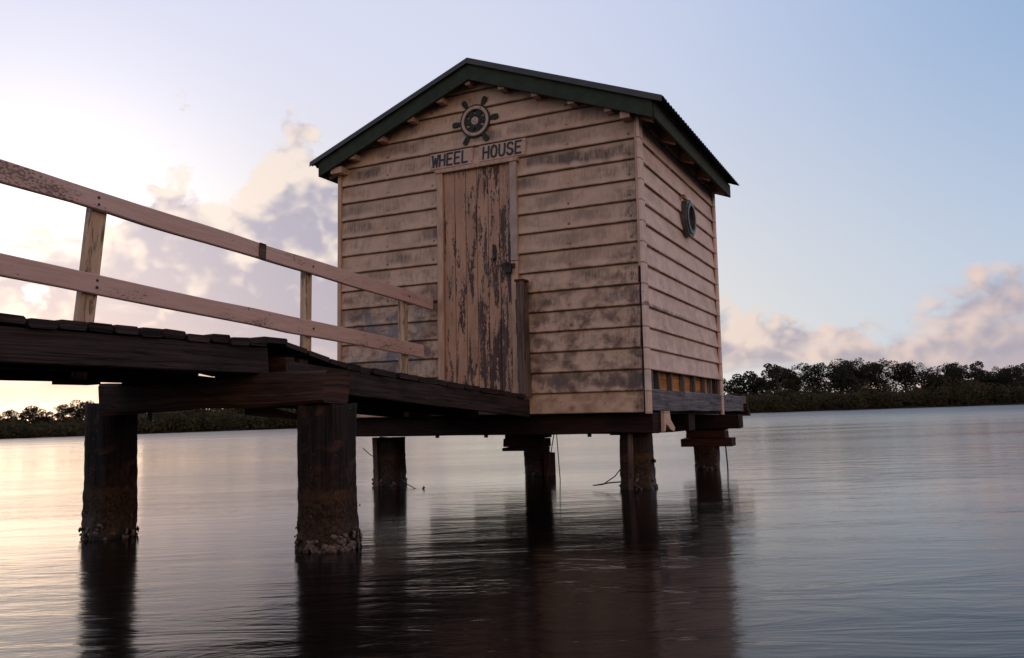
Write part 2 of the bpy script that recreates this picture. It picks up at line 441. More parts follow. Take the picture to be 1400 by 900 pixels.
M_cap = simple('weathered_green_capping_metal', (.060, .046, .034, 1), (.034, .032, .022, 1), 4, .5, .15, .0, (1, 1, 6))
M_tin = simple('dark_corrugated_iron', (.022, .026, .024, 1), (.045, .042, .036, 1), 6, .5, .2, .3)
M_dgreen = simple('faded_green_black_paint', (.010, .016, .010, 1), (.030, .038, .028, 1), 40, .8, .3)
M_pink = simple('pale_emblem_paint', (.56, .37, .28, 1), (.44, .29, .22, 1), 40, .6, .2)
M_sign = simple('sign_panel_paint', (.60, .40, .30, 1), (.50, .33, .24, 1), 25, .6, .2)
M_letter = simple('black_letter_paint', (.018, .020, .022, 1), (.035, .036, .036, 1), 60, .6, .1)
M_trim = simple('cream_trim_paint', (.60, .38, .25, 1), (.44, .27, .175, 1), 9, .6, .3, 0, (3, 3, .6))
M_gtrim = simple('grey_metal_strip', (.46, .34, .27, 1), (.36, .26, .20, 1), 12, .5, .2)
M_soffit = simple('rafter_paint', (.50, .31, .22, 1), (.36, .22, .155, 1), 14, .7, .3)  # pinkish brown of the rafters and purlin stubs
M_steel = simple('tarnished_steel', (.16, .15, .14, 1), (.07, .05, .04, 1), 60, .4, .3, .7)
M_black = simple('black_iron', (.012, .011, .011, 1), (.03, .022, .018, 1), 60, .5, .3, .3)
M_port = simple('grey_green_porthole_paint', (.055, .066, .062, 1), (.095, .10, .09, 1), 25, .45, .2)
M_inner = simple('shed_frame_timber', (.05, .032, .022, 1), (.03, .02, .014, 1), 12, .8)
M_shell = simple('oyster_shell', (.17, .115, .085, 1), (.030, .020, .015, 1), 45, .6, .6)
M_wire = simple('dark_wire', (.03, .022, .02, 1), (.05, .03, .025, 1), 30, .6)
M_nail = simple('rusted_nail', (.10, .035, .015, 1), (.03, .016, .012, 1), 90, .7)
m, g = material('dark_porthole_glass'); finish(g, (.008, .010, .012, 1), .05, IOR=1.5); M_glass = m
def leafmat(name, a, b, e):
    m, g = material(name)
    ob = g.n('ShaderNodeTexCoord').outputs['Object']
    n = g.noise(ob, .30, 3, .6); n2 = g.noise(ob, .9, 3, .6)
    r = g.n('ShaderNodeObjectInfo').outputs['Random']
    c = g.mix(g.ss(n, .35, .65), a, b); c = g.mix(g.mul(g.ss(n2, .45, .7), .6), c, e)
    c = g.mix(g.mul(r, .35), c, (.07, .06, .03, 1))
    p = finish(g, c, .85, Specular_IOR_Level=.15)
    tl = g.n('ShaderNodeBsdfTranslucent', {'Color': c}); mx = g.n('ShaderNodeMixShader', {0: .5, 1: p.outputs[0], 2: tl.outputs[0]})
    out = [q for q in g.nt.nodes if q.type == 'OUTPUT_MATERIAL'][0]; g.put(out.inputs[0], mx.outputs[0])
    return m
M_gum = leafmat('gum_leaves', (.040, .040, .022, 1), (.064, .056, .032, 1), (.080, .058, .036, 1))
M_mang = leafmat('mangrove_leaves', (.060, .060, .030, 1), (.115, .090, .042, 1), (.17, .105, .048, 1))
M_bark = simple('pale_bark', (.16, .13, .11, 1), (.07, .055, .045, 1), 3, .8)
M_mud = simple('dark_river_mud', (.020, .016, .012, 1), (.035, .028, .02, 1), .4, .8)

# ------------------------------------------------------------------ water
m, g = material('long_exposure_river_water')
ob = g.n('ShaderNodeTexCoord').outputs['Object']; x, y, z = g.sep(ob)
# ripples run across the breeze: stretched along the view's left to right
rx = g.add(g.mul(x, cos(YAW)), g.mul(y, -sin(YAW))); ry = g.add(g.mul(x, sin(YAW)), g.mul(y, cos(YAW)))
w1 = g.noise(g.vec(g.mul(rx, .9), g.mul(ry, 3.0), 0.0), 1.0, 5, .58, .7)
w2 = g.noise(g.vec(g.mul(rx, 4.0), g.mul(ry, 13.0), 4.0), 1.0, 4, .6, .6)
w3 = g.noise(g.vec(g.mul(rx, .12), g.mul(ry, .3), 4.0), 1.0, 3, .5)
pt = g.ss(g.noise(g.vec(g.mul(rx, .10), g.mul(ry, .25), 8.0), 1.0, 3, .5), .35, .65)
h = g.add(g.mul(w1, .9), g.mul(w2, .16))
far = g.ss(g.m('SQRT', g.add(g.mul(x, x), g.mul(y, y))), 7.0, 90.0)
p = finish(g, (.0045, .0025, .002, 1), g.add(g.add(.105, g.mul(pt, .05)), g.mul(far, .20)), h, g.add(g.add(.10, g.mul(pt, .18)), g.mul(far, .45)), .05, IOR=1.333, Specular_IOR_Level=.29)
M_water = m
R_ = 4000
water = mk('water', ([(-R_, -R_, 0), (R_, -R_, 0), (R_, R_, 0), (-R_, R_, 0)], [(0, 1, 2, 3)]), M_water, kind='structure')

# ------------------------------------------------------------------ shed
def H(v, *rest):   # shed coordinates to coordinates under the shed's root
    return ([Vector(p)-C0 for p in v],)+rest
def hp(name, vf, mat, parent=ROOT, **k):
    return mk(name, H(*vf), mat, parent, **k)
SL = .387; RX = WD/2; ZAP = 3.70         # roof slope, ridge x, underside of the roof at the ridge
def zg(x): return ZAP-SL*abs(x-RX)

pid = [0]
def wboard(axis, a0, a1, n, mat, parent, b0=None, b1=None, k=None):
    """one weatherboard on the front (axis x, facing -y) or right side (axis y, facing +x)"""
    pid[0] += 1; R = random.Random(pid[0]*7+3)
    z0 = ZF+n*PB; z1 = z0+PB+.014
    b0 = a0 if b0 is None else b0; b1 = a1 if b1 is None else b1    # ends at the top edge
    prof = [(.000+R.uniform(-.002, .002), 0, 0), (.004, .006, 0), (.004, 1, 1), (.017, 1, 1), (.023, 0, 0)]
    prof = [(.003, .0), (-.001, .006), (.024, 1.0), (.031, 1.0), (.029, .0)]
    L = a1-a0; segs = max(2, int(L/.35)); V = []; ph = R.random()*40
    for i in range(segs+1):
        u = i/segs
        for j, (off, t) in enumerate(prof):
            lo = a0+(a1-a0)*u; hi = b0+(b1-b0)*u; tt = t if t in (0, 1) else 0
            s = lo+(hi-lo)*tt; z = z0+(z1-z0)*tt+(.006 if t == .006 else 0)
            wz = mnoise.noise((s*2.2+ph, n, 0))*.0042 if tt == 0 else 0
            wy = mnoise.noise((s*1.5+ph, n, 5))*.003 if tt == 0 else 0
            off2 = off+wy
            V.append((s, off2, z+wz) if axis == 'x' else (WD-off2, s, z+wz))
    F = []; m = len(prof)
    for i in range(segs):
        for j in range(m):
            q = (j+1) % m; f = (i*m+j, i*m+q, (i+1)*m+q, (i+1)*m+j)
            F.append(f if axis != 'x' else f[::-1])
    F.append(tuple(range(m))); F.append(tuple(range(segs*m, segs*m+m))[::-1])
    return hp('weatherboard', (V, F), mat, parent)

# front wall and its boards
fwall = hp('wall', extr([(.03, ZF+.02), (WD-.03, ZF+.02), (WD-.03, zg(WD-.03)), (RX, ZAP), (.03, zg(.03))], .030, .075), M_inner)
for n in range(0, 18):
    z0, z1 = ZF+n*PB, ZF+(n+1)*PB+.014
    def lim(z): return max(.02, min(WD/2-.022, (ZAP+.01-z)/SL))
    A0, A1, B0, B1 = RX-lim(z0), RX+lim(z0), RX-lim(z1), RX+lim(z1)
    if 1 <= n <= 12:
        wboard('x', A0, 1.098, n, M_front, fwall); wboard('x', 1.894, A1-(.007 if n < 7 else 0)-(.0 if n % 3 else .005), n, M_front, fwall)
    else:
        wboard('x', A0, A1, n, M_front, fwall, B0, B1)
# right wall
rwall = hp('wall', bx(WD-.075, WD-.030, .08, DP-.08, .975, zg(WD)+.02, segs=1), M_inner)
for n in range(2, 15):
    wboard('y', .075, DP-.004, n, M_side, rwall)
# left and back walls, their laps in one piece each (never in view)
def lapwall(axis):
    vfs = []
    for n in range(14):
        z0, z1 = ZF+n*PB, ZF+(n+1)*PB+.01
        if axis == 'left': V = [(.02, .04, z1), (0, .04, z0), (0, DP-.04, z0), (.02, DP-.04, z1), (.05, .04, z1), (.05, .04, z0), (.05, DP-.04, z0), (.05, DP-.04, z1)]
        else: V = [(.04, DP-.02, z1), (.04, DP, z0), (WD-.04, DP, z0), (WD-.04, DP-.02, z1), (.04, DP-.05, z1), (.04, DP-.05, z0), (WD-.04, DP-.05, z0), (WD-.04, DP-.05, z1)]
        F = [(0, 1, 2, 3), (7, 6, 5, 4), (0, 4, 5, 1), (3, 2, 6, 7), (0, 3, 7, 4), (1, 5, 6, 2)]
        if axis != 'left': F = [f[::-1] for f in F]
        vfs.append((V, F))
    if axis == 'back': vfs.append(extr([(.05, ZF+14*PB), (WD-.05, ZF+14*PB), (WD-.05, zg(WD-.03)), (RX, ZAP), (.05, zg(.03))], DP-.05, DP-.02))
    return join(*vfs)
hp('wall', lapwall('left'), M_side); hp('wall', lapwall('back'), M_side)
# corner boards
hp('corner_stud', bx(WD-.10, WD-.032, DP-.12, DP-.03, .82, zg(WD)-.05, segs=1), M_inner)
hp('corner_stud', bx(WD-.090, WD-.0065, DP-.018, DP+.012, .82, zg(WD)-.05, segs=1), M_side)
hp('corner_stud', bx(-.004, .052, .0205, .060, .66, zg(0)-.05, segs=1), M_inner)
hp('corner_board', bx(WD-.004, WD+.020, -.012, .082, .612, zg(WD)+.02, segs=8, wob=.006, seed=3), M_side)
hp('corner_board', bx(WD-.024, WD-.0045, -.010, .018, 1.78, zg(WD), segs=5, wob=.003, seed=31), M_trim)
hp('corner_board', bx(WD-.004, WD+.018, DP-.06, DP+.02, .60, zg(WD)+.02, segs=6, wob=.003, seed=4), M_side)
hp('corner_board', bx(-.018, .020, -.014, .020, .63, zg(0)-.01, segs=6, wob=.003, seed=5), M_trim)
# floor, and the open slot low on the right side
hp('floor', bx(.08, WD-.08, .08, DP-.04, .80, .835, segs=1), M_inner)
for k, yy in enumerate((.30, .47, .86, 1.25, 1.64, 2.05, 2.33)):
    hp('stud', bx(WD-.068, WD-.028, yy-(.05 if k == 0 else .015), yy+.015, .80, .985, segs=2, seed=k, wob=.006), M_grey)
for k, (ya, yb) in enumerate(((.50, .83), (.89, 1.22), (1.28, 1.61), (1.67, 2.02), (2.08, 2.30), (2.36, 2.52))):
    hp('lining_board', bx(WD-.092-.008*(k % 2), WD-.074, ya-.02, yb+.02, .805, .985, segs=2, seed=k+20, wob=.004), M_ochre)  # stands in for the far inner surfaces, sunset light in its colour
hp('skirt_board', bx(WD-.030, WD+.008, .085, 3.86, .632, .808, ch=.006, segs=14, wob=.010, seed=8, ends=.02), M_grey)
hp('landing_joist', bx(WD-.30, WD+.05, 3.70, 3.80, .64, .73, segs=2, seed=81, wob=.01, ends=.02), M_red)
hp('landing_joist', bx(WD-.30, WD+.045, 3.82, 3.90, .58, .66, segs=2, seed=82, wob=.01, ends=.02), M_red)
# bearers under the floor
hp('bearer', bx(.02, 2.99, .10, .30, .452, .620, ch=.01, segs=10, wob=.012, seed=9, ends=.02), M_bearer)
hp('bearer', bx(-.02, 3.16, 2.58, 2.78, .452, .600, ch=.01, segs=10, wob=.010, seed=10, ends=.02), M_bearer)
hp('bearer', bx(.0, 2.9, 1.55, 1.78, .452, .610, ch=.01, segs=6, wob=.01, seed=11), M_bearer)
for k, xx in enumerate((.12, .62, 1.12, 1.62, 2.12, 2.86)):
    hp('joist', bx(xx-.03, xx+.03, .075, DP-.05, .623, .797, segs=2, seed=30+k), M_bearer)
hp('bearer', bx(2.55, 2.72, .34, 2.5, .440, .60, segs=5, wob=.01, seed=12), M_bearer)
# notched pale offcut nailed to the bearer end
nk = [(.0, .63), (.085, .63), (.10, .56), (.165, .492), (.150, .462), (.095, .480), (.03, .53), (.012, .47), (.0, .465)]
vs = [(3.002, .30+a*1.9, z) for a, z in nk]+[(3.03, .30+a*1.9, z) for a, z in nk]
nn = len(nk)
fs = [tuple(range(nn)), tuple(range(2*nn-1, nn-1, -1))]+[((i+1) % nn, i, nn+i, nn+(i+1) % nn) for i in range(nn)]
hp('bearer_offcut', (vs, fs), M_side)
for k, xx in enumerate((.95, 1.45, 2.42)):
    hp('bolt', tube([(xx, .2, .455), (xx, .2, .43)], .018, 8), M_black)
# door frame
hp('door_trim', bx(1.098, 1.157, -.022, .030, .80, 2.795, segs=6, seed=41, wob=.002), M_trim)
hp('door_trim', bx(1.829, 1.892, -.016, .030, .80, 1.93, segs=6, seed=42, wob=.003), M_trim)
hp('door_trim', bx(1.832, 1.896, -.024, .030, 1.932, 2.800, segs=4, seed=43, wob=.002), M_gtrim)
hp('door_trim', bx(1.085, 1.912, -.034, .030, 2.797, 2.834, segs=4, seed=44, wob=.002), M_trim)
# door
door = hp('door', bx(1.158, 1.828, .024, .029, .80, 2.795, segs=1, ch=.001), M_inner)
for k in range(6):
    a = 1.158+k*.1117
    hp('plank', bx(a+.0018, a+.1117-.0018, .004, .0235, .802+RND.uniform(0, .01), 2.792, ch=.0045, segs=3, seed=60+k, wob=.002), M_door, door)
hp('knob_plate', extr([(1.655, 2.10), (1.675, 2.09), (1.688, 2.04), (1.682, 1.955), (1.665, 1.935), (1.650, 1.96), (1.645, 2.04)], -.004, .004), M_black, door)
hp('knob', tube([(1.663, .0, 1.975), (1.663, -.02, 1.975), (1.663, -.028, 1.975)], [.012, .018, .010], 10), M_steel, door)
hp('hasp', bx(1.755, 1.872, -.034, -.026, 1.868, 1.905, segs=2, ch=.002), M_black, door)
hp('hasp_plate', tube([(1.757, .004, 1.925), (1.757, -.012, 1.925), (1.757, -.018, 1.925)], [.024, .022, .014], 12), M_steel, door)
hp('padlock', join(bx(1.790, 1.850, -.062, -.036, 1.818, 1.875, ch=.006, segs=1),
                   tube([(1.802, -.049, 1.87), (1.802, -.049, 1.895), (1.810, -.049, 1.908), (1.830, -.049, 1.908), (1.838, -.049, 1.895), (1.838, -.049, 1.87)], .005, 6)), M_black, door)
# porthole
PY, PZ = 1.455, 2.46
def ring_x(r0, r1, x0, x1, n=32):
    V, F = annulus(0, 0, r0, r1, 0, 1, n)
    return [(x0+(x1-x0)*y, PY+x, PZ+z) for x, y, z in V], F
port = hp('porthole', ring_x(.115, .178, WD-.02, WD+.045), M_port, smooth=False)
hp('rim', ring_x(.118, .150, WD+.045, WD+.058), M_port, port)
hp('glass', ([(WD-.008, PY+.118*cos(2*pi*i/32), PZ+.118*sin(2*pi*i/32)) for i in range(32)]+[(WD-.014, PY+.118*cos(2*pi*i/32), PZ+.118*sin(2*pi*i/32)) for i in range(32)],
             [tuple(range(32)), tuple(range(63, 31, -1))]+[((i+1) % 32, i, 32+i, 32+(i+1) % 32) for i in range(32)]), M_glass, port)
for i in range(8):
    a = 2*pi*i/8+.3
    hp('bolt', tube([(WD+.045, PY+.164*cos(a), PZ+.164*sin(a)), (WD+.053, PY+.164*cos(a), PZ+.164*sin(a))], .007, 6), M_steel, port)
hp('packing_block', bx(WD-.0, WD+.03, PY-.16, PY-.10, PZ+.165, PZ+.20, segs=1), M_ochre)

# roof
YF, YB = -.125, DP+.10
EX = RX+1.745
def sheet(sign):
    V, F = [], []; per = .076; nper = int((YB-YF+.02)/per)+1; ny = nper*6; nx = 2
    for lay in (0, .0025):
        for j in range(ny+1):
            y = YF-.005+j*per/6
            for i in range(nx+1):
                dxx = 1.755*i/nx
                V.append((RX+sign*dxx, y, ZAP+.045-SL*dxx+.0095*cos(2*pi*j/6)+lay))
    m = (ny+1)*(nx+1)
    for j in range(ny):
        for i in range(nx):
            a = j*(nx+1)+i; q = (a, a+1, a+nx+2, a+nx+1)
            F.append(q if sign < 0 else q[::-1]); q2 = tuple(k+m for k in q); F.append(q2[::-1] if sign < 0 else q2)
        a = j*(nx+1)+nx; b = a+nx+1; F.append((a, b, b+m, a+m))
    return V, F
roof = hp('roof', sheet(1), M_tin)
hp('roof_sheet', sheet(-1), M_tin, roof)
hp('ridge_cap', join(beam((RX+.055, YF+.02, ZAP+.036), (RX+.055, YB, ZAP+.036), .13, .006, (SL, 0, 1), segs=2, ch=.001),
                     beam((RX-.055, YF+.02, ZAP+.036), (RX-.055, YB, ZAP+.036), .13, .006, (-SL, 0, 1), segs=2, ch=.001)), M_cap, roof)
def rake(sign, y0, y1, zt, zb, x1, mat, name, cx=0.0):
    P = [(RX+sign*cx, ZAP+zt), (RX+sign*x1, ZAP+zt-SL*x1), (RX+sign*x1, ZAP+zb-SL*x1), (RX+sign*cx, ZAP+zb)]
    if sign < 0: P = P[::-1]
    return hp(name, extr(P, y0, y1)[:2], mat, roof)
for s in (1, -1):
    rake(s, -.121, -.097, .030, -.128, 1.654, M_green, 'barge_board')
    # folded metal capping over the barge: a vertical lip, a rolled top and a flat over the iron
    cap_v = []
    prof = [(-.150, .010), (-.147, .052), (-.135, .066), (-.060, .068), (.010, .066), (.010, .061), (-.135, .060), (-.142, .048), (-.144, .012)]
    for q in (0.0, .5, 1.0):
        xx = 1.742*q
        for (yy, zz) in prof: cap_v.append((RX+s*xx, yy, ZAP+zz-SL*xx+mnoise.noise((xx*2, yy*5, s))*.004*(q > 0)))
    n = len(prof); F = []
    for i in range(2):
        for j in range(n):
            k = (j+1) % n; q = (i*n+j, i*n+k, (i+1)*n+k, (i+1)*n+j); F.append(q if s > 0 else q[::-1])
    F.append(tuple(range(n))); F.append(tuple(range(2*n, 3*n))[::-1])
    hp('barge_capping', (cap_v, F), M_cap, roof)
    rake(s, YB-.03, YB-.005, .020, -.12, 1.654, M_green, 'barge_board')
    # eaves fascia
    xf = RX+s*1.643
    hp('fascia', bx(min(xf, xf+s*.022), max(xf, xf+s*.022), -.096, DP+.072, ZAP-SL*1.65-.125, ZAP-SL*1.65+.010, segs=6, wob=.003, seed=70+s), M_green, roof)
    for k in range(5):
        yy = .02+k*.64
        p0 = Vector((RX+s*1.40, yy, ZAP-.085-SL*1.40)); p1 = Vector((RX+s*1.64, yy, ZAP-.085-SL*1.64))
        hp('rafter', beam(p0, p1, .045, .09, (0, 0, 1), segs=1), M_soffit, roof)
# purlins poking out under the verge
for s in (1, -1):
    for q in (.313, .627, .96, 1.279):
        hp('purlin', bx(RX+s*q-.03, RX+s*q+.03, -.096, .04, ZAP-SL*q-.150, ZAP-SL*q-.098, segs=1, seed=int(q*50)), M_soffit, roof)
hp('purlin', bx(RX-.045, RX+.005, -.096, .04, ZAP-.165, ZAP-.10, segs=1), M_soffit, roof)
hp('plate_end', bx(-.04, .085, -.094, .03, 2.945, 3.005, segs=1, wob=.004, seed=4), M_trim, roof)
hp('plate_end', bx(WD-.11, WD-.03, -.094, .03, 2.975, 3.03, segs=1, wob=.004, seed=5), M_soffit, roof)
# nails in the front boards (heads on each board)
nv = []
for n in range(1, 17):
    for xc in (.55, 2.36, 2.90):
        if abs(xc-RX) > (ZAP-(ZF+n*PB)-.1)/SL-.05: continue
        z = ZF+n*PB+.24*PB+RND.uniform(-.006, .006); x = xc+RND.uniform(-.02, .02)
        nv.append(tube([(x, .012, z), (x, .0005, z)], .0045, 6))
o = hp('nail_heads', join(*nv), M_nail, fwall, kind='stuff')

# ------------------------------------------------------------------ signs on the gable (screwed on boards: things of their own)
def stand(name, label, cat, c, group=None):
    e = empty(name, (0, 0, 0), label, cat, group); e.matrix_world = ROOT.matrix_world @ Matrix.Translation(Vector(c)-C0); e['_c'] = 0; del e['_c']
    return e
def onto(e, c, name, vf, mat, **k):
    c = Vector(c); return mk(name, ([Vector(p)-c for p in vf[0]],)+tuple(vf[1:]), mat, e, **k)
GL = {'W': [[(0, 1), (.22, 0), (.5, .75), (.78, 0), (1, 1)]], 'H': [[(0, 0), (0, 1)], [(1, 0), (1, 1)], [(0, .52), (1, .52)]],
      'E': [[(1, 1), (0, 1), (0, 0), (1, 0)], [(0, .52), (.8, .52)]], 'L': [[(0, 1), (0, 0), (1, 0)]],
      'O': [[(.5, 1), (.85, .9), (1, .65), (1, .35), (.85, .1), (.5, 0), (.15, .1), (0, .35), (0, .65), (.15, .9), (.5, 1)]],
      'U': [[(0, 1), (0, .3), (.15, .07), (.5, 0), (.85, .07), (1, .3), (1, 1)]],
      'S': [[(1, .82), (.8, .97), (.5, 1), (.2, .97), (0, .78), (.1, .6), (.5, .5), (.9, .4), (1, .2), (.8, .03), (.5, 0), (.2, .03), (0, .18)]],
      '9': [[(1, .7), (.7, .5), (.2, .55), (0, .75), (.2, .97), (.7, 1), (1, .8), (1, .35), (.6, 0), (.2, .05)]]}
def glyph(ch, x, z, w, h, t, y0, y1, slant=.0, jit=0.0):
    vfs = []
    for st in GL[ch]:
        P = [(x+u*w+v*h*slant, z+v*h) for u, v in st]
        for (ax, az_), (bx_, bz) in zip(P, P[1:]):
            d = Vector((bx_-ax, bz-az_)); L = d.length
            if L < 1e-6: continue
            d /= L; n = Vector((-d.y, d.x))*t/2; e = d*t*.32
            j = jit*RND.random()
            q = [(ax-e.x+n.x, az_-e.y+n.y), (bx_+e.x+n.x, bz+e.y+n.y), (bx_+e.x-n.x, bz+e.y-n.y), (ax-e.x-n.x, az_-e.y-n.y)]
            vfs.append(extr(q[::-1], y0-.0004*len(vfs), y1))
    return join(*vfs)
def sign(word, x0, x1, z0, z1, label, lx0, lx1):
    c = (x0, -.01, z0)
    e = stand('name_board', label, 'sign', c, 'name boards over the shed door')
    onto(e, c, 'panel', bx(x0, x1, -.009, .003, z0, z1, ch=.002, segs=3), M_sign)
    n = len(word); wd = (lx1-lx0)/n
    for i, ch in enumerate(word):
        onto(e, c, 'letter', glyph(ch, lx0+i*wd+wd*.14, z0+.022, wd*(.66 if ch != 'W' else .78), .104,   .0178, -.0115, -.0085, .06), M_letter)
    for (a, b) in ((x0+.012, z0+.02), (x1-.012, z0+.02), (x1-.012, z1-.02), (x0+.012, z1-.02)):
        onto(e, c, 'screw', tube([(a, -.008, b), (a, -.0115, b)], .0045, 6), M_nail)
sign('WHEEL', 1.025, 1.465, 2.846, 2.990, 'cream board lettered WHEEL above the left part of the shed door', 1.035, 1.425)
sign('HOUSE', 1.530, 1.985, 2.846, 2.990, 'cream board lettered HOUSE above the right part of the shed door', 1.560, 1.955)
# ship's wheel emblem
cw = (1.494, -.02, 3.228)
e = stand('ship_wheel', 'dark green and cream ship wheel emblem mounted on the gable above the lettering', 'emblem', cw)
X0, _, Z0 = cw
onto(e, cw, 'rim', annulus(X0, Z0, .098, .150, -.012, -.002, 48), M_dgreen)
onto(e, cw, 'rim_band', annulus(X0, Z0, .110, .136, -.0140, -.0122, 48), M_pink)
for k in range(6):
    a = k*pi/3+.03; ca, sa = cos(a), sin(a)
    def pr(pts): return [(X0+u*ca-v*sa, Z0+u*sa+v*ca) for u, v in pts]
    s_ = onto(e, cw, 'spoke', extr(pr([(.030, -.012), (.045, -.026), (.075, -.030), (.099, -.020), (.099, .020), (.075, .030), (.045, .026), (.030, .012)])[::1], -.0105, -.003), M_dgreen)
    onto(e, cw, 'handle', extr(pr([(.148, -.013), (.175, -.021), (.205, -.025), (.228, -.020), (.233, 0), (.228, .020), (.205, .025), (.175, .021), (.148, .013)]), -.0118, -.002), M_dgreen)
    onto(e, cw, 'peg', tube([(X0+.122*ca, -.0140, Z0+.122*sa), (X0+.122*ca, -.0165, Z0+.122*sa)], .006, 6), M_dgreen) if k in (1, 4) else None
onto(e, cw, 'hub', annulus(X0, Z0, .0, .060, -.0112, -.0025, 28), M_dgreen)
onto(e, cw, 'hub_disc', annulus(X0, Z0, .0, .036, -.0140, -.0114, 28), M_pink)
for a, b in ((.004, .014), (.006, -.012), (-.014, .0)):
    onto(e, cw, 'bolt', tube([(X0+a, -.0140, Z0+b), (X0+a, -.0165, Z0+b)], .0045, 6), M_black)

# ------------------------------------------------------------------ walkway
XA, XB = .955, 1.985
wk = empty('walkway', (1.47, -3.07, 0), 'dark weathered timber walkway sloping down to the shed door', 'walkway')
def wp(name, vf, mat, parent=wk, root=(1.47, -3.07, 0), **k):
    c = Vector(root); return mk(name, ([Vector(p)-c for p in vf[0]],)+tuple(vf[1:]), mat, parent, **k)
def rampz(y): return .784-.0645*y          # top of the ramp deck
y = -6.6; k = 0
while y < -3.16:
    w = .118+RND.uniform(-.012, .012)
    dzz = RND.uniform(-.004, .004)
    if y < -3.2 or True:
        wp('deck_plank', beam((XA+RND.uniform(-.015, .01), y+w/2, 1.017+dzz), (XB+.005+RND.uniform(-.008, .016), y+w/2, 1.017+dzz+RND.uniform(-.003, .003)), w, .036+RND.uniform(-.003, .003), segs=3, ch=.009, wob=.006, seed=k, ends=.014), M_deck)
    y += w+.008; k += 1
# plates bridging the break in slope
wp('deck_plank', beam((XA, -3.06, 1.040), (XB+.01, -3.06, 1.037), .17, .030, segs=3, ch=.006, wob=.006, seed=301, ends=.01), M_deck)
for (ya, za, yb, zb) in ((-2.97, 1.035, -2.80, 1.005), (-2.79, 1.000, -2.62, .966), (-2.61, .963, -2.47, .942)):
    m_ = Vector((0, yb-ya, zb-za)); nrm = Vector((0, -(zb-za), yb-ya)).normalized()
    wp('deck_plank', beam((XA, (ya+yb)/2, (za+zb)/2-.012), (XB, (ya+yb)/2, (za+zb)/2-.012), m_.length*.97, .026, tuple(nrm), segs=3, ch=.005, wob=.005, seed=int(ya*-100), ends=.01), M_deck)
y = -2.455
while y < -.16:
    w = min(.118+RND.uniform(-.014, .014), -.022-y)
    zt = rampz(y+w/2)
    wp('deck_plank', beam((XA+RND.uniform(-.01, .01), y+w/2, zt-.019+RND.uniform(-.003, .003)), (XB+.004+RND.uniform(-.008, .012), y+w/2, zt-.019+RND.uniform(-.002, .003)), w, .036, (0, .0645, 1), segs=3, ch=.007, wob=.006, seed=k, ends=.012), M_deck)
    y += w+.007; k += 1
# stringers
wp('stringer', bx(XB-.055, XB-.004, -6.6, -3.10, .862, .996, ch=.005, segs=14, wob=.006, seed=401, ends=.006), M_deck)
wp('stringer', bx(XA+.01, XA+.065, -6.6, -3.04, .862, .996, ch=.005, segs=12, wob=.006, seed=402), M_deck)
wp('stringer', bx(1.44, 1.50, -6.6, -3.10, .880, .994, ch=.005, segs=6, wob=.006, seed=403), M_deck)
for k2, xx in enumerate((XB-.030, XA+.035, 1.47)):
    ya = -2.955 if k2 == 0 else -2.91
    wp('stringer', beam((xx, ya, rampz(ya)-.108), (xx, -.012, rampz(-.012)-.108), .052, .142, segs=12, ch=.005, wob=.006, seed=410+k2, ends=.006), M_deck)
# crosshead over the two near piles
ch_ = wp('crosshead', beam((.822, -3.085, .779), (2.395, -3.075, .779), .19, .163, segs=20, ch=.016, wob=.022, seed=420, ends=.03), M_cross)
wp('packing_block', bx(.93, 1.12, -3.12, -2.99, .860, .918, segs=2, seed=430, wob=.008), M_deck)
wp('packing_block', bx(1.80, 1.98, -2.965, -2.90, .862, .955, segs=2, seed=431, wob=.01), M_cross)
wp('packing_block', bx(1.84, 1.93, -2.80, -2.735, .88, .955, segs=2, seed=432, wob=.01), M_cross)
wp('wedge', beam((1.75, -3.0, .695), (2.06, -2.95, .640), .05, .07, segs=2, taper=.35, wob=.008, seed=433), M_cross)
wp('bolt', tube([(1.10, -3.07, .705), (1.10, -3.07, .655), (1.10, -3.07, .65)], [.012, .012, .026], 8), M_black)
wp('cleat', bx(1.02, 1.12, -3.60, -3.40, .845, .866, segs=2, seed=434, wob=.008), M_deck)

# ------------------------------------------------------------------ railing on the far edge
XR = 1.05
rl = empty('railing', (XR, -1.7, .8), 'cream painted two rail timber railing along the far edge of the walkway', 'railing')
rr_ = (XR, -1.7, .8)
def rz(y, z0, z1, y0=-3.9, y1=0.0): return z0+(z1-z0)*(y-y0)/(y1-y0)
def rail(ya, yb, za, zb, h, seed, mat=None):
    return wp('rail', beam((XR, ya, za), (XR, yb, zb), .034, h, segs=18, ch=.005, wob=.011, seed=seed, ends=.004), mat or M_rail, rl, rr_)
zt = lambda y: rz(y, 1.860, 1.636)
r1 = rail(-6.3, -2.152, zt(-6.3), zt(-2.152), .103, 501)
rail(-2.148, -.012, zt(-2.148), zt(-.012)-.004, .108, 502)
zl = lambda y: rz(y, 1.404, 1.190)
rail(-6.3, -.19, zl(-6.3), zl(-.19), .108, 503)
wp('rail_splice', beam((XR+.0195, -2.185, zt(-2.185)), (XR+.0195, -2.125, zt(-2.125)), .005, .104, segs=1, ch=.001), M_post, rl, rr_)
posts = [(-3.455, -3.345, .045), (-1.665, -1.640, .034), (-.415, -.405, .034)]
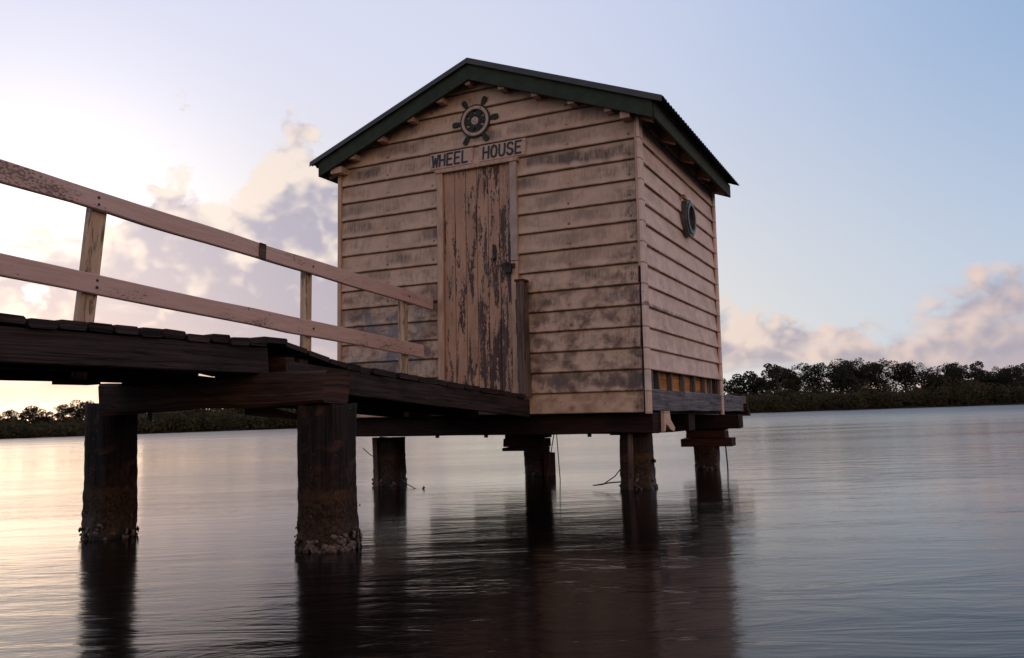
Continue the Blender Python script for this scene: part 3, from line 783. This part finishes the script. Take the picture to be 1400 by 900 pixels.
for k, (yb, yt, th) in enumerate(posts):
    zb = .86 if k == 0 else rampz(yb)-.17
    z1 = zt(yt)+.03
    p0 = Vector((XR-.045-th*0, yb, zb)); p1 = Vector((XR-.045, yt, z1)); 
    wp('post', beam(p0, p1, .092 if k == 0 else .075, .05, (1, 0, 0), segs=6, ch=.004, wob=.005, seed=510+k, ends=.004), M_rpost, rl, rr_)
    for zz in (zt(yt)-.0, zl(yb)+.0):
        for dd in ((0,) if k else (.018, -.02)):
            wp('bolt', tube([(XR+.016, (yb+yt)/2+.01, zz+dd), (XR+.021, (yb+yt)/2+.01, zz+dd)], .008, 8), M_black, rl, rr_)
wp('post', beam((XR-.045, -5.3, .86), (XR-.045, -5.25, zt(-5.25)+.03), .092, .05, (1, 0, 0), segs=4, ch=.004, wob=.005, seed=519), M_rpost, rl, rr_)

# ------------------------------------------------------------------ weathered post beside the door
pc = (1.95, -.06, .78)
pp = empty('weathered_post', pc, 'short grey brown weathered timber post standing against the wall right of the door', 'post')
wp('timber', bx(1.925, 2.000, -.095, -.008, .770, 1.735, ch=.008, segs=10, wob=.012, seed=601, ends=.02), M_post, pp, pc)
wp('notched_batten', join(*[bx(1.898-.003*(i % 2), 1.922, -.048-.004*(i % 2), -.030, .80+i*.1, .896+i*.1, ch=.004, segs=1, seed=610+i) for i in range(8)]), M_post, pp, pc)
wp('cap', bx(1.918, 2.006, -.100, -.006, 1.735, 1.755, segs=1, wob=.006, seed=620), M_red, pp, pc)

# ------------------------------------------------------------------ piles
def pile(cx, cy, w, d, ztop, seed, label, rot=0.0, bulge=.0, amp=.012, shells=0, rx=.45, strip=None, group='timber piles standing in the water', grooves=()):
    R = random.Random(seed); e = empty('timber_pile', (cx, cy, 0), label, 'pile', group)
    n = 36; zs = [-.9, -.35, -.1, -.03]; z = 0.0
    while z < ztop-.01: zs.append(z); z += .028
    zs.append(ztop)
    V, F, U = [], [], []
    for z in zs:
        for j in range(n+1):
            a = 2*pi*j/n; ca, sa = cos(a), sin(a)
            # rounded square
            p_ = 5.0 if rx < .5 else 2.4
            rr = (abs(ca)**p_+abs(sa)**p_)**(-1/p_)
            x, y_ = ca*rr*w/2, sa*rr*d/2
            q = mnoise.noise((ca*1.3+seed, sa*1.3, z*1.6))*amp+mnoise.noise((ca*6+seed, sa*6, z*2.2))*amp*.55
            low = max(0.0, 1-abs(z-.02)/.22) if z > -.4 else 0
            q += low*.012*(.5+mnoise.noise((ca*9, sa*9, z*30+seed)))+mnoise.noise((ca*16+seed, sa*16, z*26))*(.004 if z > .35 else .0075)
            for ga, gw, gd in grooves:
                da = abs((a-ga+pi) % (2*pi)-pi)+mnoise.noise((z*3, seed, ga))*.06
                if da < gw: q -= gd*(1-da/gw)*(.6+.6*mnoise.noise((z*2.2+seed, 1, ga)))*min(1, max(0, (z-.12)*5))
            k = 1+bulge*(1-z/ztop)
            V.append((x*k+ca*q, y_*k+sa*q, z+(mnoise.noise((ca*3+seed, sa*3, 9))*.015 if z == ztop else 0)))
    m = n+1
    for i in range(len(zs)-1):
        for j in range(n):
            F.append((i*m+j, i*m+j+1, (i+1)*m+j+1, (i+1)*m+j))
            U += [(zs[i], j/n*1.0+seed), (zs[i], (j+1)/n*1.0+seed), (zs[i+1], (j+1)/n*1.0+seed), (zs[i+1], j/n*1.0+seed)]
    F.append(tuple((len(zs)-1)*m+j for j in range(n))); U += [(ztop, j/n+seed) for j in range(n)]
    o = mk('shaft', (V, F, U), M_pile, e, smooth=True)
    e.rotation_euler.z = rot
    if shells:
        vf = []
        for _ in range(shells):
            a = R.random()*2*pi; ca, sa = cos(a), sin(a); p_ = 5.0 if rx < .5 else 2.4
            rr = (abs(ca)**p_+abs(sa)**p_)**(-1/p_)
            z = abs(R.gauss(0, .035))+.0 if R.random() < .8 else R.uniform(0, .2)
            c = Vector((ca*(rr*w/2*(1+bulge)+.010), sa*(rr*d/2*(1+bulge)+.010), z))
            s = R.uniform(.010, .026) if z < .08 else R.uniform(.005, .011)
            nv = Vector((ca, sa, R.uniform(-.4, .5))).normalized(); t = nv.orthogonal().normalized(); b = nv.cross(t)
            ang = R.random()*6; t, b = t*cos(ang)+b*sin(ang), b*cos(ang)-t*sin(ang)
            vs = [c+nv*s*.55]
            for q in range(7):
                an = 2*pi*q/7; vs.append(c+(t*cos(an)*1.0+b*sin(an)*.68)*s*R.uniform(.8, 1.15)+nv*s*R.uniform(-.1, .3))
            vs.append(c-nv*s*.4)
            fs = [(0, 1+q, 1+(q+1) % 7) for q in range(7)]+[(8, 1+(q+1) % 7, 1+q) for q in range(7)]
            vf.append((vs, fs))
        mk('oyster_shells', join(*vf), M_shell, e, kind='stuff')
    return e
pile(2.300, -3.035, .240, .222, .694, 3, 'thick near timber pile ringed with oysters under the crosshead end closest to the camera', .10, .03, .015, 150, grooves=((-1.12, .24, .055), (-.62, .10, .02), (-2.2, .1, .02)))
pile(.700, -3.0, .235, .225, .760, 8, 'dark timber pile under the far left end of the crosshead', -.05, .0, .014, 50, grooves=((-1.3, .12, .03),))
e1 = pile(.235, .47, .27, .24, .455, 14, 'dark pile carrying the front left corner of the shed', .1, -.02, .010, 30)
e2 = pile(2.775, .32, .24, .22, .455, 21, 'thick pile with a pale batten under the front right corner of the shed', .05, .06, .016, 16)
e3 = pile(1.225, 1.73, .235, .22, .258, 27, 'short pile under the middle of the shed with a block cap', 0, -.06, .008, 12)
e4 = pile(2.770, 2.72, .25, .22, .235, 33, 'short rotten stump under the back right corner of the shed, capped with slabs', 0, -.12, .012, 26)
mk('batten', beam((.06-.13, -.13, -.02), (.045-.13, -.13, .46), .05, .02, (0, 1, 0), segs=6, ch=.003, wob=.004, seed=71), M_post, e1)
bt = mk('batten', beam((-.020, -.137, -.02), (-.010, -.130, .455), .040, .02, (0, 1, 0), segs=6, ch=.003, wob=.004, seed=72), M_post, e2)
mk('painted_number', (lambda q: (([Vector(p) for p in q[0]]), q[1]))(glyph('9', -.029, .10, .018, .034, .006, -.1515, -.147)), M_letter, e2)
mk('bolt', tube([(.125, .0, .22), (.155, -.01, .22)], .014, 8), M_black, e2)
mk('loose_slab', beam((.005, -.15, .045), (.055, -.16, .02), .022, .012, segs=1), M_post, e2)
def caps(e, lst):
    for i, (x0, x1, y0, y1, z0, z1) in enumerate(lst):
        mk('cap_block', bx(x0, x1, y0, y1, z0, z1, ch=.005, segs=4, wob=.008, seed=730+i, ends=.01), M_red, e)
caps(e3, [(-.36, .10, -.10, .10, .262, .296), (-.34, .12, -.11, .09, .300, .385), (-.32, .13, -.10, .10, .388, .448), (.12, .18, -.12, .06, -.05, .235)])
caps(e4, [(-.25, .29, -.11, .10, .238, .322), (-.19, .22, -.10, .10, .326, .40), (-.19, .22, -.10, .10, .402, .448)])
mk('rod', tube([(.215, -.09, .40), (.232, -.10, .05), (.24, -.10, -.3)], .008, 6), M_black, e4)

# ------------------------------------------------------------------ wires and twigs
def thin(name, pts, r, label, cat, mat=M_wire, group=None):
    o = mk(name, tube([Vector(p)-Vector(pts[0]) for p in pts], r, 6), mat); o.location = pts[0]; return tag(o, label, cat, group)
thin('hanging_wire', [(1.664, 1.2, .47), (1.620, 1.2, .26), (1.570, 1.2, .0)], .0045, 'straight thin wire hanging under the shed, left one of the pair beside the capped stump', 'wire')
thin('hanging_wire', [(1.684, 1.2, .47), (1.694, 1.2, .25), (1.708, 1.2, -.06)], .0045, 'straight thin wire hanging under the shed, right one of the pair beside the capped stump', 'wire')
thin('drooping_wire', [(.05, .3, .36), (.12, .31, .30), (.20, .34, .25)], .004, 'fine wire drooping between the near oyster pile and the shed pile behind it', 'wire')
thin('trailing_line', [(.40, .40, .075), (.50, .32, .04), (.62, .22, .020), (.74, .12, .004), (.80, .09, -.01)], .004, 'fine line trailing from the front left shed pile down into the water', 'line')
thin('floating_twig', [(.83, .12, -.004), (.86, .09, .018), (.885, .06, .012)], .008, 'tiny dark twig breaking the water surface under the walkway', 'twig')
thin('bent_rod', [(2.655, .28, .17), (2.60, .26, .10), (2.50, .24, .035), (2.42, .22, .03)], .005, 'bent thin rod reaching from the front right pile down to the water', 'rod')
thin('bent_rod', [(2.655, .28, .055), (2.55, .26, .048), (2.44, .23, .03)], .006, 'low straight rod lying just over the water beside the front right pile', 'rod')

# ------------------------------------------------------------------ far banks and trees
def bank(name, pts, depth, h):
    V, F = [], []
    for (x, y) in pts:
        d = (Vector((x, y))-CAM.xy).normalized()
        for q, z in ((0, -.3), (1.5, .35), (6, .8), (depth, h)):
            V.append((x+d.x*q, y+d.y*q, z+mnoise.noise((x*.1, y*.1, q))*.2))
    for i in range(len(pts)-1):
        for j in range(3): F.append((i*4+j, (i+1)*4+j, (i+1)*4+j+1, i*4+j+1))
    return mk(name, (V, F), M_mud, kind='structure', smooth=True)
def polar(azd, dist): return (CAM.x+sin(radians(azd))*dist, CAM.y+cos(radians(azd))*dist)
def shore(azd):   # distance of the far shore line for a bearing
    t = (azd+64)/76.0
    return 150+85*min(1, max(0, t*1.25-.1))
AZS = [-85+i*1.5 for i in range(76)]
bank('river_bank', [polar(a, shore(a)) for a in AZS], 160, 2.5)

def leaves(clumps, per, size, R, V, F):
    for (c, r) in clumps:
        n = int(per*(r[0]*r[1]*r[2])**(2/3))
        for _ in range(n):
            while True:
                p = Vector((R.uniform(-1, 1), R.uniform(-1, 1), R.uniform(-1, 1)))
                if p.length < 1: break
            p = p.normalized()*(p.length**.45)
            q = c+Vector((p.x*r[0], p.y*r[1], p.z*r[2]))
            a = Vector((R.gauss(0, 1), R.gauss(0, 1), R.gauss(0, 1))).normalized(); b = a.orthogonal().normalized()
            s = size*R.uniform(.5, 1.3); i = len(V)
            V += [q+a*s, q+b*s*.8, q-a*s*.9, q-b*s*.7]; F.append((i, i+1, i+2, i+3))
def gum(seed, h, spread, sparse):
    """one gum tree: trunk with limbs, and an open crown of leaf clumps"""
    R = random.Random(seed); limbs = []; clumps = []
    tr = [Vector((0, 0, -.5)), Vector((R.uniform(-.3, .3), R.uniform(-.3, .3), h*.35)), Vector((R.uniform(-.6, .6), R.uniform(-.6, .6), h*.62))]
    limbs.append(tube(tr, [.32, .24, .14], 6))
    for k in range(12+int(3*R.random())):
        b = tr[1].lerp(tr[2], R.random()); a = R.random()*2*pi; L = spread*R.uniform(.35, 1.0)
        t = Vector((b.x+cos(a)*L, b.y+sin(a)*L, min(h*.95, b.z+h*R.uniform(-.08, .42))))
        m_ = b.lerp(t, .5)+Vector((0, 0, -.25)); limbs.append(tube([b, m_, t], [.12, .08, .04], 5))
        r = spread*R.uniform(.24, .42); clumps.append((t, (r, r, r*R.uniform(.6, .9))))
        if R.random() < .8:
            t2 = t+Vector((R.uniform(-1, 1), R.uniform(-1, 1), R.uniform(-.5, .8)))*r*1.1; r *= .6
            clumps.append((t2, (r, r, r*.7)))
    r = spread*.42; clumps.append((Vector((tr[2].x, tr[2].y, h*.86)), (r, r, r*.7)))
    V, F = [], []; leaves(clumps, sparse*.8, .19, R, V, F)
    return join(*limbs), (V, F)
PROT = []
for i, (h, s, d) in enumerate(((10.5, 4.2, 190), (9.5, 4.8, 170), (11.5, 4.0, 150), (8.5, 3.6, 210), (10, 5.2, 130))):
    tw, lf = gum(900+i, h, s, d)
    mt = bpy.data.meshes.new('trunk'); mt.from_pydata([tuple(p) for p in tw[0]], [], tw[1]); mt.materials.append(M_bark)
    ml = bpy.data.meshes.new('crown'); ml.from_pydata([tuple(p) for p in lf[0]], [], lf[1]); ml.materials.append(M_gum)
    PROT.append((mt, ml, h))
def place_tree(azd, back, k, hs, rz_, label, group):
    d = shore(azd)+back; x, y = polar(azd, d); mt, ml, h = PROT[k]
    e = empty('gum_tree', (x, y, .5), label, 'tree', group); s = hs/h; e.scale = (s*1.05, s*1.05, s); e.rotation_euler.z = rz_
    link(bpy.data.objects.new('trunk', mt), e); link(bpy.data.objects.new('crown', ml), e)
def az_px(x): return math.degrees(YAW)+math.degrees(math.atan((x-700)/1153.0))
def gy(px, py):   # height in metres of a photo point at the shore (rough, used to read tree heights off the photograph)
    return (594-.0325*px-py)
# photo column, photo row of the crown top, kind, look
RT = [(1003, 526, 3, 'round'), (1022, 521, 3, 'round'), (1046, 512, 0, 'domed'), (1062, 510, 1, 'broad'), (1086, 516, 3, 'low'),
      (1106, 506, 0, 'tall'), (1128, 508, 1, 'spreading'), (1150, 505, 0, 'leaning'), (1168, 503, 4, 'open topped'), (1186, 503, 2, 'airy'),
      (1207, 506, 4, 'open'), (1232, 502, 0, 'tall dense'), (1256, 508, 4, 'sparse'), (1278, 516, 3, 'small'), (1300, 501, 2, 'highest'),
      (1322, 506, 1, 'leafy'), (1342, 512, 3, 'rounded'), (1360, 511, 4, 'loose'), (1384, 508, 1, 'wide'), (1402, 506, 0, 'cut off'), (1425, 500, 2, 'outer')]
R = random.Random(5)
words = ['first', 'second', 'third', 'fourth', 'fifth', 'sixth', 'seventh', 'eighth', 'ninth', 'tenth', 'eleventh', 'twelfth', 'thirteenth', 'fourteenth', 'fifteenth',
         'sixteenth', 'seventeenth', 'eighteenth', 'nineteenth', 'twentieth', 'last']
for i, (px, py, k, look) in enumerate(RT):
    a = az_px(px); b = R.uniform(9, 22); d = (shore(a)+b)*cos(radians(a)-YAW)
    h = (566.5-.0385*(px-1020)-py)/1153*d*1.02+.6
    place_tree(a, b, k, h, R.random()*6, look+' dark gum tree on the right bank, '+words[i]+' tree counting rightward from the shed', 'gum trees on the right bank')
LT = [(-20, 572, 3, 'clipped'), (6, 566, 0, 'tufted'), (40, 563, 4, 'spindly'), (66, 568, 3, 'squat'), (84, 556, 2, 'tallest spiky'), (98, 560, 2, 'narrow'), (112, 556, 4, 'ragged'),
      (140, 556, 1, 'broad'), (200, 560, 0, 'dense'), (235, 563, 1, 'shaded'), (275, 560, 0, 'full'), (320, 558, 1, 'wide'), (365, 556, 3, 'domed'), (400, 556, 1, 'half hidden')]
for i, (px, py, k, look) in enumerate(LT):
    a = az_px(px); b = R.uniform(6, 14); d = (shore(a)+b)*cos(radians(a)-YAW)
    h = (596.5-.0225*px-py)/1153*d+.4
    place_tree(a, b, k, h, R.random()*6, look+' dark tree on the left bank, '+words[i]+' tree counting rightward from the photo edge', 'trees on the left bank')
# mangroves: an unbroken belt, beyond counting
def belt(name, a0, a1, hf, seed, per):
    R = random.Random(seed); V, F = [], []; cl_ = []
    a = a0
    while a < a1:
        for row in range(3):
            d = shore(a)+1.0+row*4+R.uniform(0, 2.5); x, y = polar(a+R.uniform(-.3, .3), d)
            h = hf(a)*R.uniform(.72, 1.05)*(.75+.14*row); r = R.uniform(1.3, 2.4)
            cl_.append((Vector((x, y, h*.60)), (r*1.2, r, h*.42)))
            cl_.append((Vector((x+R.uniform(-1, 1), y, h*.25+.1)), (r*1.3, r, h*.30)))
        a += .34
    leaves(cl_, per, .29, R, V, F)
    return mk(name, (V, F), M_mang, kind='stuff')
o = belt('mangrove_belt', -66, -33, lambda a: 3.1+1.7*min(1, max(0, (a+54)/5))+.3*sin(a*3.7), 71, 62)
tag(o, 'low dark mangroves massed along the left bank', 'mangroves')
o = belt('mangrove_belt', -15, 16, lambda a: 5.9+.5*sin(a*1.3)+.4*sin(a*4.1)+(.9 if a > 0 else 0), 72, 60)
tag(o, 'low olive brown mangroves massed along the right bank', 'mangroves')
o = belt('mangrove_belt', -33, -15, lambda a: 4.3+.5*sin(a*1.3), 73, 16)
tag(o, 'thin mangroves on the far bank behind the shed', 'mangroves')
